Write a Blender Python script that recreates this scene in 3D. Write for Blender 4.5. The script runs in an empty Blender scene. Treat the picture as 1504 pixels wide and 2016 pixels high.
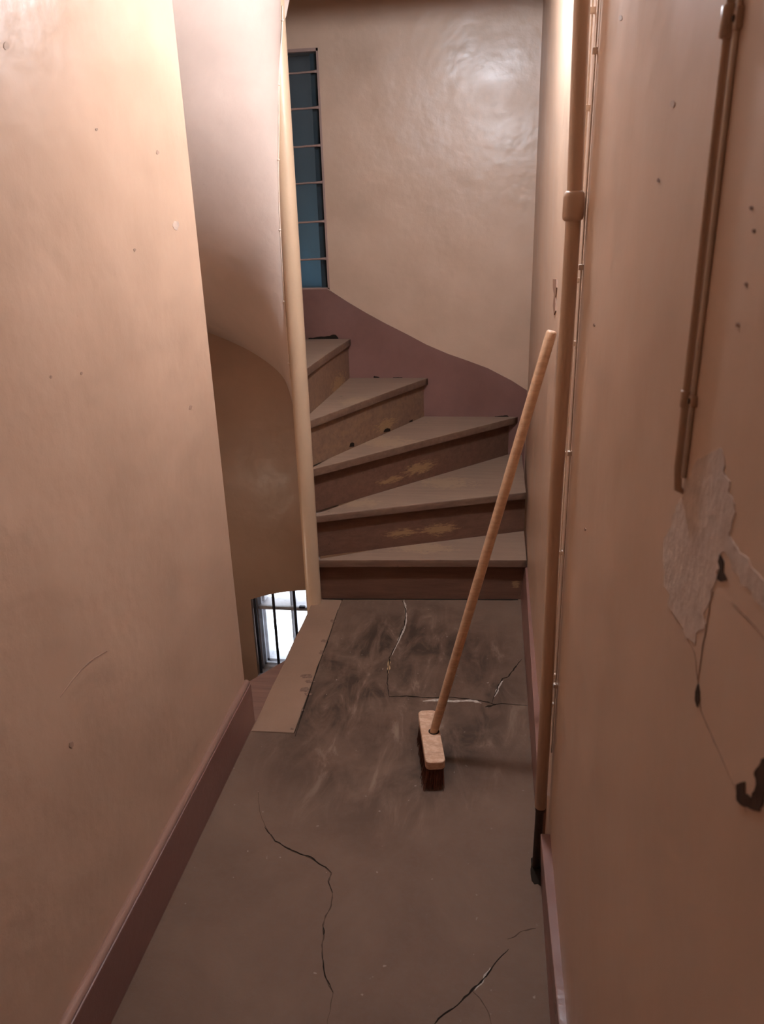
import bpy, bmesh, math, random
from mathutils import Vector, Matrix, noise
import numpy as np

random.seed(7)
S = bpy.context.scene
COL = S.collection

# ------------------------------------------------------------------ camera
H = 1.55
F, CX, CY = 1511.0, 752.0, 1008.0
_dn = np.array([118, 3992, 1511.0]); _dn /= np.linalg.norm(_dn)
_fw = np.array([975 - 752, 435 - 1008, 1511.0]); _fw -= _dn * (_fw @ _dn); _fw /= np.linalg.norm(_fw)
_rt = np.cross(_dn, _fw)
if _rt[0] < 0: _rt = -_rt
M = np.array([_rt, _fw, -_dn])
cam_d = bpy.data.cameras.new('camera')
cam_d.sensor_fit = 'VERTICAL'; cam_d.sensor_height = 36.0
cam_d.lens = 36.0 * F / 2016.0
cam_d.clip_start = 0.02
cam_d.dof.use_dof = True; cam_d.dof.focus_distance = 3.1; cam_d.dof.aperture_fstop = 11.0
cam = bpy.data.objects.new('camera', cam_d); COL.objects.link(cam)
cam.matrix_world = Matrix((
    (M[0, 0], -M[0, 1], -M[0, 2], 0.0),
    (M[1, 0], -M[1, 1], -M[1, 2], 0.0),
    (M[2, 0], -M[2, 1], -M[2, 2], H),
    (0, 0, 0, 1)))
S.camera = cam

# ------------------------------------------------------------------ light
LAMP_POS = (-0.055, 2.14, 2.29)
LAMP_R = 0.055
LAMP_STRENGTH = 425.0
FILL_LAMP_POS = (-1.575, 2.60, -0.15)   # unseen lamp added to lift the dark wall left of the post
FILL_LAMP_STRENGTH = 46.0
LAMP_COLOR = (1.0, 1.08, 1.22)
WORLD_STRENGTH = 3.5
w = bpy.data.worlds.new('daylight'); S.world = w
w.use_nodes = True
bg = w.node_tree.nodes['Background']
bg.inputs[0].default_value = (0.82, 0.90, 1.0, 1); bg.inputs[1].default_value = WORLD_STRENGTH
S.view_settings.view_transform = 'Standard'
S.view_settings.look = 'None'
S.view_settings.gamma = 1.0
S.view_settings.exposure = 0.0
S.view_settings.use_curve_mapping = False
S.cycles.diffuse_bounces = 8; S.cycles.max_bounces = 14


def ray(x, y):
    return M @ np.array([(x - CX) / F, (y - CY) / F, 1.0])
def onz(x, y, z=0.0):
    d = ray(x, y); t = (z - H) / d[2]; return Vector((d[0] * t, d[1] * t, z))
def onx(x, y, X):
    d = ray(x, y); t = X / d[0]; return Vector((X, d[1] * t, H + d[2] * t))
def ony(x, y, Y):
    d = ray(x, y); t = Y / d[1]; return Vector((d[0] * t, Y, H + d[2] * t))


# ------------------------------------------------------------------ materials
def nodes_of(name):
    m = bpy.data.materials.new(name); m.use_nodes = True
    nt = m.node_tree
    return m, nt, nt.nodes['Principled BSDF']
def N(nt, t, **kw):
    n = nt.nodes.new(t)
    for k, v in kw.items(): setattr(n, k, v)
    return n
def coords(nt, scale=(1, 1, 1), loc=(0, 0, 0), rot=(0, 0, 0)):
    tc = N(nt, 'ShaderNodeTexCoord'); mp = N(nt, 'ShaderNodeMapping')
    mp.inputs['Scale'].default_value = scale; mp.inputs['Location'].default_value = loc
    mp.inputs['Rotation'].default_value = rot
    nt.links.new(tc.outputs['Object'], mp.inputs['Vector'])
    return mp.outputs['Vector']
def tex_noise(nt, vec, scale, detail=4, rough=0.55, dist=0.0):
    n = N(nt, 'ShaderNodeTexNoise')
    n.inputs['Scale'].default_value = scale; n.inputs['Detail'].default_value = detail
    n.inputs['Roughness'].default_value = rough; n.inputs['Distortion'].default_value = dist
    nt.links.new(vec, n.inputs['Vector'])
    return n.outputs['Fac']
def ramp(nt, fac, stops):
    r = N(nt, 'ShaderNodeValToRGB')
    el = r.color_ramp.elements
    while len(el) < len(stops): el.new(0.5)
    for e, (p, c) in zip(el, stops):
        e.position = p; e.color = (*c, 1) if len(c) == 3 else c
    nt.links.new(fac, r.inputs[0])
    return r.outputs[0]
def mix(nt, fac, a, b):
    m = N(nt, 'ShaderNodeMix', data_type='RGBA')
    for s, v in ((m.inputs[0], fac), (m.inputs[6], a), (m.inputs[7], b)):
        if isinstance(v, (int, float)): s.default_value = v
        elif isinstance(v, tuple): s.default_value = (*v, 1) if len(v) == 3 else v
        else: nt.links.new(v, s)
    return m.outputs[2]
def math_n(nt, op, a, b):
    m = N(nt, 'ShaderNodeMath', operation=op)
    for s, v in ((m.inputs[0], a), (m.inputs[1], b)):
        if isinstance(v, (int, float)): s.default_value = v
        else: nt.links.new(v, s)
    return m.outputs[0]
def bump(nt, p, layers):
    prev = None
    for h, st, d in layers:
        b = N(nt, 'ShaderNodeBump'); b.inputs['Strength'].default_value = st; b.inputs['Distance'].default_value = d
        nt.links.new(h, b.inputs['Height'])
        if prev: nt.links.new(prev, b.inputs['Normal'])
        prev = b.outputs[0]
    nt.links.new(prev, p.inputs['Normal'])

def paint(name, col, rough=0.37, spec=0.62, wave=0.4, fine=0.16, var=0.06, nicks=True):
    m, nt, p = nodes_of(name)
    v = coords(nt)
    a = tex_noise(nt, v, 3.0, 5, 0.6)
    dark = tuple(c * (1 - var * 2) for c in col); light = tuple(min(1, c * (1 + var)) for c in col)
    c = ramp(nt, a, [(0.3, dark), (0.7, light)])
    if nicks:
        s = tex_noise(nt, v, 38.0, 3, 0.6)
        k = ramp(nt, s, [(0.74, (0, 0, 0)), (0.78, (1, 1, 1))])
        c = mix(nt, math_n(nt, 'MULTIPLY', k, 0.25), c, tuple(x * 0.72 for x in col))
    nt.links.new(c, p.inputs['Base Color'])
    r = ramp(nt, tex_noise(nt, v, 6.0, 3), [(0.3, (rough - .06,) * 3), (0.7, (rough + .08,) * 3)])
    nt.links.new(r, p.inputs['Roughness'])
    p.inputs['Specular IOR Level'].default_value = spec
    bump(nt, p, [(tex_noise(nt, v, 5.0, 3), wave, 0.02), (tex_noise(nt, v, 60.0, 4, 0.6), fine, 0.004),
                 (tex_noise(nt, coords(nt, (1, 1, .6)), 160.0, 3, 0.6), fine * .35, 0.0015)])
    return m

def plain(name, col, rough=0.5, metal=0.0, spec=0.5, var=0.15, scale=25.0, b=0.15):
    m, nt, p = nodes_of(name)
    v = coords(nt)
    a = tex_noise(nt, v, scale, 4)
    c = ramp(nt, a, [(0.3, tuple(x * (1 - var) for x in col)), (0.7, tuple(min(1, x * (1 + var)) for x in col))])
    nt.links.new(c, p.inputs['Base Color'])
    p.inputs['Roughness'].default_value = rough; p.inputs['Metallic'].default_value = metal
    p.inputs['Specular IOR Level'].default_value = spec
    if b: bump(nt, p, [(tex_noise(nt, v, scale * 2.5, 3), b, 0.003)])
    return m

WALL = (0.585, 0.405, 0.288)
m_wall = paint('wall_paint', WALL)
m_wall_right = paint('wall_paint_right', (0.56, 0.385, 0.272), wave=0.2, fine=0.06)
m_soffit = paint('soffit_paint', (0.62, 0.505, 0.435), rough=0.36, wave=0.35)
m_pipe = paint('pipe_paint', (0.52, 0.36, 0.25), rough=0.4, wave=0.1, fine=0.2)
m_post = paint('post_paint', (0.60, 0.44, 0.295), rough=0.38, wave=0.15, fine=0.2)
m_cable = plain('cable_paint', (0.80, 0.67, 0.55), rough=0.35)
m_maroon = paint('maroon_paint', (0.215, 0.105, 0.085), rough=0.4, wave=0.2, fine=0.2, var=0.12)
m_ceil = paint('ceiling_paint', (0.66, 0.55, 0.46), rough=0.6)
m_black = plain('black_iron', (0.012, 0.010, 0.009), rough=0.7)
m_rust = plain('rusty_iron', (0.05, 0.028, 0.018), rough=0.75, var=0.4)
m_crack = plain('crack_dirt', (0.02, 0.014, 0.010), rough=0.95, spec=0.1, b=0)
m_softcrack = plain('crack_soft_dirt', (0.085, 0.055, 0.040), rough=0.95, spec=0.1, b=0)
m_filler = plain('crack_filler', (0.42, 0.37, 0.32), rough=0.9, spec=0.2, var=0.3, scale=90)
m_softhole = plain('hole_shadow_dirt', (0.060, 0.036, 0.024), rough=0.95, spec=0.1, var=.5, scale=60, b=0)
m_plaster = plain('bare_plaster', (0.52, 0.405, 0.33), rough=0.9, spec=0.2, var=0.12, scale=30, b=0.4)

def wood(name, base, worn, axis_rot=0.0, wear=(0.52, 0.66), rough=0.6, gscale=1.0, blotch=4.0, spots=(), spotcol=None, grain=1.0):
    m, nt, p = nodes_of(name)
    v = coords(nt, (2.0 * gscale, 28.0 * gscale, 28.0 * gscale), rot=(0, 0, axis_rot))
    g = tex_noise(nt, v, 1.6, 6, 0.65, 0.4)
    c = ramp(nt, g, [(0.25, tuple(x * (1 - .28 * grain) for x in base)), (0.75, tuple(min(1, x * (1 + .22 * grain)) for x in base))])
    v2 = coords(nt, (1, 1.6, 3), rot=(0, 0, axis_rot))
    wmask = ramp(nt, tex_noise(nt, v2, blotch, 6, 0.65), [(wear[0], (0, 0, 0)), (wear[1], (1, 1, 1))])
    wm = math_n(nt, 'MULTIPLY', wmask, ramp(nt, g, [(0.3, (0.35,) * 3), (0.65, (1,) * 3)]))
    c = mix(nt, wm, c, worn)
    for (cx_, cy_, cz_, rx_, ry_, rz_) in spots:      # bare wood where shoes have rubbed the paint off
        tc = N(nt, 'ShaderNodeTexCoord'); mp = N(nt, 'ShaderNodeMapping')
        mp.inputs['Scale'].default_value = (1 / rx_, 1 / ry_, 1 / rz_); mp.inputs['Location'].default_value = (-cx_ / rx_, -cy_ / ry_, -cz_ / rz_)
        nt.links.new(tc.outputs['Object'], mp.inputs['Vector'])
        gg = N(nt, 'ShaderNodeTexGradient', gradient_type='SPHERICAL'); nt.links.new(mp.outputs[0], gg.inputs[0])
        k = math_n(nt, 'ADD', gg.outputs['Fac'], math_n(nt, 'MULTIPLY', math_n(nt, 'SUBTRACT', tex_noise(nt, coords(nt, (1, 1, 5)), 30.0, 6, 0.75), 0.55), 2.4))
        k = ramp(nt, k, [(0.25, (0, 0, 0)), (0.55, (1, 1, 1))])
        k = math_n(nt, 'MULTIPLY', k, ramp(nt, gg.outputs['Fac'], [(0.0, (0, 0, 0)), (0.25, (1, 1, 1))]))
        c = mix(nt, math_n(nt, 'MULTIPLY', k, 0.6), c, spotcol)
    sp = ramp(nt, tex_noise(nt, coords(nt), 26.0, 3, 0.6), [(0.70, (0, 0, 0)), (0.76, (1, 1, 1))])
    c = mix(nt, math_n(nt, 'MULTIPLY', sp, 0.6), c, tuple(x * 0.35 for x in base))
    nt.links.new(c, p.inputs['Base Color'])
    p.inputs['Roughness'].default_value = rough
    p.inputs['Specular IOR Level'].default_value = 0.35
    bump(nt, p, [(g, 0.35, 0.003), (tex_noise(nt, coords(nt), 14.0, 4), 0.3, 0.006)])
    return m

def concrete():
    m, nt, p = nodes_of('worn_concrete')
    v = coords(nt)
    big = tex_noise(nt, v, 2.2, 6, 0.6, 0.3)
    c = ramp(nt, big, [(0.3, (0.124, 0.074, 0.050)), (0.7, (0.192, 0.124, 0.087))])
    fine = tex_noise(nt, v, 70.0, 4, 0.65)
    c = mix(nt, math_n(nt, 'MULTIPLY', ramp(nt, fine, [(0.45, (0, 0, 0)), (0.75, (1, 1, 1))]), 0.35), c, (0.16, 0.115, 0.092))
    # trodden, dirty area in front of the stairs, a soft edged oval with brushed streaks
    tc = N(nt, 'ShaderNodeTexCoord'); mp = N(nt, 'ShaderNodeMapping')
    mp.inputs['Location'].default_value = (0.56, -2.93, 0); mp.inputs['Scale'].default_value = (1.85, 1.27, 1)
    nt.links.new(tc.outputs['Object'], mp.inputs['Vector'])
    g = N(nt, 'ShaderNodeTexGradient', gradient_type='SPHERICAL'); nt.links.new(mp.outputs[0], g.inputs[0])
    spot = ramp(nt, g.outputs['Fac'], [(0.0, (0, 0, 0)), (0.45, (1, 1, 1))])
    sv = coords(nt, (9.0, 3.0, 1), rot=(0, 0, 0.28))
    st = tex_noise(nt, sv, 1.5, 6, 0.62, 0.7)
    patch = ramp(nt, tex_noise(nt, v, 3.6, 5, 0.6, 0.6), [(0.36, (0.25,) * 3), (0.58, (1, 1, 1))])
    streak = ramp(nt, st, [(0.44, (1, 1, 1)), (0.54, (0.55,) * 3), (0.62, (0.05,) * 3)])
    mask = math_n(nt, 'MULTIPLY', math_n(nt, 'MULTIPLY', spot, math_n(nt, 'MULTIPLY', streak, patch)), 0.92)
    c = mix(nt, mask, c, (0.045, 0.028, 0.019))
    smear = math_n(nt, 'MULTIPLY', math_n(nt, 'MULTIPLY', spot, ramp(nt, st, [(0.60, (0, 0, 0)), (0.68, (1, 1, 1))])), 0.55)
    c = mix(nt, smear, c, (0.27, 0.20, 0.15))
    sp = tex_noise(nt, v, 55.0, 2, 0.5)
    c = mix(nt, math_n(nt, 'MULTIPLY', ramp(nt, sp, [(0.73, (0, 0, 0)), (0.76, (1, 1, 1))]), 0.5), c, (0.36, 0.30, 0.26))
    nt.links.new(c, p.inputs['Base Color'])
    p.inputs['Roughness'].default_value = 0.68
    p.inputs['Specular IOR Level'].default_value = 0.22
    bump(nt, p, [(big, 0.35, 0.012), (st, 0.22, 0.004), (fine, 0.3, 0.003)])
    return m
m_floor = concrete()
m_strip = paint('strip_paint', (0.275, 0.175, 0.118), rough=0.55, spec=.3, wave=0.2, fine=0.3, var=0.1)

def glass(name, tint=(1, 1, 1), grime=0.0, gcol=(0.3, 0.3, 0.3)):
    m = bpy.data.materials.new(name); m.use_nodes = True
    nt = m.node_tree; nt.nodes.clear()
    out = N(nt, 'ShaderNodeOutputMaterial'); tr = N(nt, 'ShaderNodeBsdfTransparent'); gl = N(nt, 'ShaderNodeBsdfGlossy')
    tr.inputs[0].default_value = (*tint, 1); gl.inputs['Roughness'].default_value = 0.03
    fr = N(nt, 'ShaderNodeFresnel'); fr.inputs[0].default_value = 1.45
    a = N(nt, 'ShaderNodeMixShader')
    nt.links.new(fr.outputs[0], a.inputs[0]); nt.links.new(tr.outputs[0], a.inputs[1]); nt.links.new(gl.outputs[0], a.inputs[2])
    res = a.outputs[0]
    if grime:
        d = N(nt, 'ShaderNodeBsdfDiffuse'); d.inputs[0].default_value = (*gcol, 1)
        k = tex_noise(nt, coords(nt), 14.0, 5, 0.6)
        f = math_n(nt, 'MULTIPLY', ramp(nt, k, [(0.35, (0.3,) * 3), (0.8, (1,) * 3)]), grime)
        b = N(nt, 'ShaderNodeMixShader'); nt.links.new(f, b.inputs[0]); nt.links.new(res, b.inputs[1]); nt.links.new(d.outputs[0], b.inputs[2])
        res = b.outputs[0]
    nt.links.new(res, out.inputs[0])
    return m
m_glass = glass('clear_glass')
m_dark_glass = glass('grimy_glass', (0.80, 0.88, 0.92), 0.10, (0.25, 0.24, 0.22))

def backing_mat():
    # added sheet behind the small panes; the daylight gradient is painted into its tint
    m = bpy.data.materials.new('backing_daylight_tint'); m.use_nodes = True
    nt = m.node_tree; nt.nodes.clear()
    out = N(nt, 'ShaderNodeOutputMaterial')
    d = N(nt, 'ShaderNodeBsdfDiffuse'); t = N(nt, 'ShaderNodeBsdfTranslucent'); a = N(nt, 'ShaderNodeAddShader')
    tc = N(nt, 'ShaderNodeTexCoord'); sx = N(nt, 'ShaderNodeSeparateXYZ'); nt.links.new(tc.outputs['Object'], sx.inputs[0])
    nz = tex_noise(nt, coords(nt, (6, 1, 2)), 3.0, 4)
    z = math_n(nt, 'ADD', math_n(nt, 'MULTIPLY', sx.outputs[2], 1.0), math_n(nt, 'MULTIPLY', nz, 0.25))
    mr = N(nt, 'ShaderNodeMapRange'); nt.links.new(z, mr.inputs[0])
    mr.inputs[1].default_value = 0.05; mr.inputs[2].default_value = 1.15
    c = ramp(nt, mr.outputs[0], [(0.0, (0.150, 0.205, 0.235)), (0.22, (0.150, 0.170, 0.178)), (0.55, (0.135, 0.135, 0.135)), (1.0, (0.13, 0.118, 0.115))])  # painted daylight: bluer at the bottom, greyer above
    nt.links.new(c, t.inputs[0])
    d.inputs[0].default_value = (0.012, 0.016, 0.018, 1)
    nt.links.new(d.outputs[0], a.inputs[0]); nt.links.new(t.outputs[0], a.inputs[1]); nt.links.new(a.outputs[0], out.inputs[0])
    return m
m_backing = backing_mat()
m_white = plain('white_frame_paint', (0.62, 0.62, 0.66), rough=0.45)
m_bar = plain('dark_bar_paint', (0.022, 0.020, 0.032), rough=0.5)

CN = (-0.748, 2.93)                # axis of the newel post (the staircase's own origin)
def on_riser(px, py, a, off):
    a = math.radians(a); n = (-math.sin(a), math.cos(a)); d = ray(px, py)
    t = (n[0] * CN[0] + n[1] * CN[1] + off) / (n[0] * d[0] + n[1] * d[1])
    return Vector((d[0] * t, d[1] * t, H + d[2] * t))
def spot_r(px, py, a, hw, hz):
    p = on_riser(px, py, a, .03); return (p.x - CN[0], p.y - CN[1], p.z, hw, .25, hz)
def spot_t(px, py, z, rx, ry):
    p = onz(px, py, z); return (p.x - CN[0], p.y - CN[1], z, rx, ry, .06)
m_tread = wood('tread_wood', (0.27, 0.180, 0.128), (0.30, 0.205, 0.140), 0.25, wear=(0.48, 0.75), grain=.55,
               spots=[spot_t(880, 950, .4, .22, .14), spot_t(700, 990, .4, .2, .1), spot_t(830, 1078, .2, .25, .10), spot_t(760, 870, .6, .22, .16), spot_t(700, 790, .8, .14, .14)], spotcol=(0.38, 0.255, 0.155))
m_riser_shaded = wood('riser_wood_shaded', (0.150, 0.075, 0.048), (0.17, 0.09, 0.055), 0.2, wear=(0.5, 0.75), blotch=3.2,  # darker copy of the riser wood, shade under the nosings painted in
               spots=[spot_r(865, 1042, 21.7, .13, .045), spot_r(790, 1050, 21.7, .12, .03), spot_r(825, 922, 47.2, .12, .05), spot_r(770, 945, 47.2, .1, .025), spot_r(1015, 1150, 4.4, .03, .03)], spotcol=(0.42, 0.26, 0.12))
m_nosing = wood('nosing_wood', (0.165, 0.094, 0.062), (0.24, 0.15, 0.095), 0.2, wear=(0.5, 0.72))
m_riser_lit = wood('riser_wood_lit', (0.215, 0.125, 0.078), (0.27, 0.16, 0.09), 0.2, wear=(0.5, 0.72), blotch=5.0,  # lighter copy for the upper risers, their lamp-facing brightness painted in
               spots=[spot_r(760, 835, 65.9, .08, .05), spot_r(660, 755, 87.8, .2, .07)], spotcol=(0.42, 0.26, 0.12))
m_handle = wood('handle_wood', (0.56, 0.35, 0.215), (0.62, 0.42, 0.27), 0, gscale=2.0, rough=0.4)
m_block = wood('block_wood', (0.56, 0.35, 0.23), (0.72, 0.52, 0.38), 1.35, wear=(.45, .6), gscale=1.5, blotch=45, rough=0.55)
m_bristle = plain('bristle_fibre', (0.12, 0.040, 0.022), rough=0.55, var=0.5, scale=60, b=0)
m_endgrain = plain('pale_end_grain', (0.78, 0.55, 0.40), rough=0.6, scale=200)


# ------------------------------------------------------------------ mesh helpers
def bm_new(): return bmesh.new()
def prism(bm, poly, z0, z1):
    """poly: xy list, CCW"""
    bot = [bm.verts.new((p[0], p[1], z0)) for p in poly]; top = [bm.verts.new((p[0], p[1], z1)) for p in poly]
    n = len(poly)
    bm.faces.new(list(reversed(bot))); bm.faces.new(top)
    for i in range(n):
        j = (i + 1) % n; bm.faces.new((bot[i], bot[j], top[j], top[i]))
    return bot, top
def box(bm, x0, x1, y0, y1, z0, z1):
    return prism(bm, [(x0, y0), (x1, y0), (x1, y1), (x0, y1)], z0, z1)
def hexa(bm, pts):
    v = [bm.verts.new(p) for p in pts]   # 0-3 bottom ccw, 4-7 top ccw
    for f in ((3, 2, 1, 0), (4, 5, 6, 7), (0, 1, 5, 4), (1, 2, 6, 5), (2, 3, 7, 6), (3, 0, 4, 7)):
        bm.faces.new([v[i] for i in f])
def tube(bm, pts, r, n=14, caps=True):
    pts = [Vector(p) for p in pts]
    rs = r if isinstance(r, (list, tuple)) else [r] * len(pts)
    rings = []
    for i, p in enumerate(pts):
        if i == 0: d = pts[1] - p
        elif i == len(pts) - 1: d = p - pts[i - 1]
        else: d = pts[i + 1] - pts[i - 1]
        if d.length < 1e-9: d = Vector((0, 0, 1))
        d.normalize()
        a = d.orthogonal() if i == 0 else ref - d * ref.dot(d)
        a.normalize(); ref = a; b = d.cross(a)
        rings.append([bm.verts.new(p + (a * math.cos(t) + b * math.sin(t)) * rs[i]) for t in [2 * math.pi * k / n for k in range(n)]])
    for r0, r1 in zip(rings, rings[1:]):
        for k in range(n):
            f = bm.faces.new((r0[k], r0[(k + 1) % n], r1[(k + 1) % n], r1[k])); f.smooth = True
    if caps:
        bm.faces.new(list(reversed(rings[0]))); bm.faces.new(rings[-1])
def bevel_all(bm, off, seg=2, angle=0.5):
    bmesh.ops.recalc_face_normals(bm, faces=bm.faces)
    ed = [e for e in bm.edges if len(e.link_faces) == 2 and e.calc_face_angle(0) > angle]
    bmesh.ops.bevel(bm, geom=ed, offset=off, segments=seg, profile=0.6, affect='EDGES', clamp_overlap=True)
def obj(name, bm, mat, parent=None, smooth=False):
    bmesh.ops.recalc_face_normals(bm, faces=bm.faces)
    me = bpy.data.meshes.new(name)
    if parent is not None:
        p = parent
        off = Vector((0, 0, 0))
        while p is not None: off += p.location; p = p.parent
        bmesh.ops.translate(bm, verts=bm.verts, vec=-off)
    bm.to_mesh(me); bm.free()
    if smooth:
        for f in me.polygons: f.use_smooth = True
    if mat: me.materials.append(mat)
    o = bpy.data.objects.new(name, me); COL.objects.link(o)
    if parent is not None: o.parent = parent
    return o
def struct(name, bm, mat, smooth=False):
    o = obj(name, bm, mat, None, smooth); o['kind'] = 'structure'; return o
def thing(name, label, cat, loc, group=None):
    o = bpy.data.objects.new(name, None); COL.objects.link(o)
    o.location = loc; o['label'] = label; o['category'] = cat
    o.empty_display_size = 0.05
    if group: o['group'] = group
    return o
def tag(o, label, cat, group=None):
    o['label'] = label; o['category'] = cat
    if group: o['group'] = group
    return o
def clip(poly, n, d):
    """keep n.p >= d"""
    out = []
    for i in range(len(poly)):
        a, b = poly[i], poly[(i + 1) % len(poly)]
        da = n[0] * a[0] + n[1] * a[1] - d; db = n[0] * b[0] + n[1] * b[1] - d
        if da >= 0: out.append(a)
        if (da >= 0) != (db >= 0):
            t = da / (da - db); out.append((a[0] + (b[0] - a[0]) * t, a[1] + (b[1] - a[1]) * t))
    return out


# ------------------------------------------------------------------ room shell
XL, XLB = -0.775, -0.755           # left wall, face of its skirting
YB = 3.89                          # rear wall of the stairwell
YW = 2.06                          # end of the left wall
XWL = -1.64                        # left wall of the stairwell
RN = 0.033
RISE = 0.2
CEIL = 2.43
YN = -1.3                          # wall behind the camera
RW = [(0.165, YN), (0.165, 1.6), (0.167, 3.0), (0.181, YB + 0.02)]
def rw(y):
    for (x0, y0), (x1, y1) in zip(RW, RW[1:]):
        if y <= y1: return x0 + (x1 - x0) * (y - y0) / (y1 - y0)
    return RW[-1][0]

# floor of the corridor (concrete landing), notched for the painted strip
bm = bm_new()
prism(bm, [(XL - .02, YN - .1), (0.32, YN - .1), (0.32, 3.10), (-0.628, 3.10), (-0.625, 2.72), (-0.608, 2.016), (XL + .0, 2.012), (XL - .02, 2.012)], -0.16, 0.0)
floor = struct('floor', bm, m_floor)

# painted nosing strip along the stairwell edge
bm = bm_new()
n = 14
L_ = [(XLB + 0.004 * math.sin(i * 1.3) * 0.3, 2.016 + (2.96 - 2.016) * i / n) for i in range(n + 1)]
R_ = [(-0.612 - 0.017 * i / n, 2.020 + (2.96 - 2.020) * i / n) for i in range(n + 1)]
prism(bm, L_[::-1] + R_, -0.05, 0.0004)
bevel_all(bm, 0.004, 2, 0.6)
tr2 = struct('trim_2', bm, m_strip)
bm = bm_new()
box(bm, XLB + 0.012, -0.63, 2.02, 2.96, -0.30, -0.05)
obj('stair_riser', bm, m_maroon, tr2)

# left corridor wall
bm = bm_new()
prism(bm, [(XL, YN), (XL, YW), (XL - .14, YW), (XL - .14, YN)], -0.16, CEIL + .2)
bevel_all(bm, 0.006, 3)
wall_left = struct('wall_left', bm, m_wall)
# stairwell walls on the left: front part (behind the corridor wall) and side
bm = bm_new(); box(bm, XWL - .15, XL - .14, YW - .14, YW, -2.8, 5.2); wall_sf = struct('wall_stairwell_front', bm, m_wall)
bm = bm_new(); box(bm, XL - .14, 0.3, YW - .14, YW, -2.8, -0.16); struct('wall_stairwell_below', bm, m_wall)
bm = bm_new(); box(bm, XWL - .15, XWL, YW, YB + .23, -2.8, 5.2); wall_sl = struct('wall_stairwell_left', bm, m_wall)
bm = bm_new(); box(bm, XWL - .15, 0.4, YW - .14, YB + .23, -2.95, -2.8); struct('floor_stairwell', bm, m_floor)
bm = bm_new(); box(bm, XWL - .15, 0.4, YW - .14, YB + .23, 5.2, 5.35); struct('ceiling_stairwell', bm, m_ceil)
bm = bm_new(); box(bm, XL - .14, 0.32, YN - .15, YN, -0.16, CEIL + .2); struct('wall_front', bm, m_wall)
bm = bm_new(); box(bm, XL - .14, 0.4, YW - .14, YW, CEIL + .2, 5.2); struct('wall_stairwell_upper', bm, m_wall)

# right wall
bm = bm_new()
prism(bm, [(0.32, YN - .15)] + [(0.32, YB + .23)] + [(RW[-1][0], YB + .23)] + RW[::-1] + [(0.165, YN - .15)], -2.8, 5.2)
wall_right = struct('wall_right', bm, m_wall_right)

# corridor ceiling with a downstand along the edge of the upper landing
bm = bm_new()
box(bm, XL - .14, 0.32, YN - .15, 2.97, CEIL, CEIL + .2)
box(bm, -0.72, 0.30, 2.86, 2.97, 2.338, CEIL + .001)
struct('ceiling', bm, m_ceil)

# rear wall with two openings
W1 = dict(x0=-1.375, x1=-0.52, z0=-1.03, zs=-0.508, rise=0.078)     # arched window below
W2 = dict(x0=-1.02, x1=-0.808, z0=1.243, z1=2.288)                   # narrow window with seven panes
bm = bm_new()
T = 0.22
def arch(t): # t 0..1 -> point of the arch
    c = W1['x1'] - W1['x0']; s = W1['rise']; R = (c * c / 4 + s * s) / (2 * s)
    x = W1['x0'] + c * t; xc = (W1['x0'] + W1['x1']) / 2; zc = W1['zs'] + s - R
    return (x, zc + math.sqrt(R * R - (x - xc) ** 2))
NA = 16
apts = [arch(i / NA) for i in range(NA + 1)]
xa, xb, za, zb = XWL - .15, 0.33, -2.8, 5.2
ztop = W1['zs'] + W1['rise'] + .05
def cells(y):
    def V(x, z): return bm.verts.new((x, y, z))
    def Q(x0, x1, z0, z1): bm.faces.new([V(x0, z0), V(x1, z0), V(x1, z1), V(x0, z1)])
    # below / around arched window
    Q(xa, xb, za, W1['z0'])
    Q(xa, W1['x0'], W1['z0'], ztop); Q(W1['x1'], xb, W1['z0'], ztop)
    for (x0, z0), (x1, z1) in zip(apts, apts[1:]):
        bm.faces.new([V(x0, z0), V(x1, z1), V(x1, ztop), V(x0, ztop)])
    Q(xa, xb, ztop, W2['z0'])
    Q(xa, W2['x0'], W2['z0'], W2['z1']); Q(W2['x1'], xb, W2['z0'], W2['z1'])
    Q(xa, xb, W2['z1'], zb)
cells(YB); cells(YB + T)
def reveal(path):
    for a, b in zip(path, path[1:]):
        bm.faces.new([bm.verts.new(p) for p in ((a[0], YB, a[1]), (b[0], YB, b[1]), (b[0], YB + T, b[1]), (a[0], YB + T, a[1]))])
reveal([(W1['x1'], W1['zs']), (W1['x1'], W1['z0']), (W1['x0'], W1['z0']), (W1['x0'], W1['zs'])]); reveal(apts)
reveal([(W2['x1'], W2['z1']), (W2['x1'], W2['z0']), (W2['x0'], W2['z0']), (W2['x0'], W2['z1']), (W2['x1'], W2['z1'])])
for (p0, p1) in (((xa, za), (xb, za)), ((xa, zb), (xb, zb)), ((xa, za), (xa, zb)), ((xb, za), (xb, zb))):
    bm.faces.new([bm.verts.new(p) for p in ((p0[0], YB, p0[1]), (p1[0], YB, p1[1]), (p1[0], YB + T, p1[1]), (p0[0], YB + T, p0[1]))])
bmesh.ops.remove_doubles(bm, verts=bm.verts, dist=1e-5)
wall_back = struct('wall_back', bm, m_wall)

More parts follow.
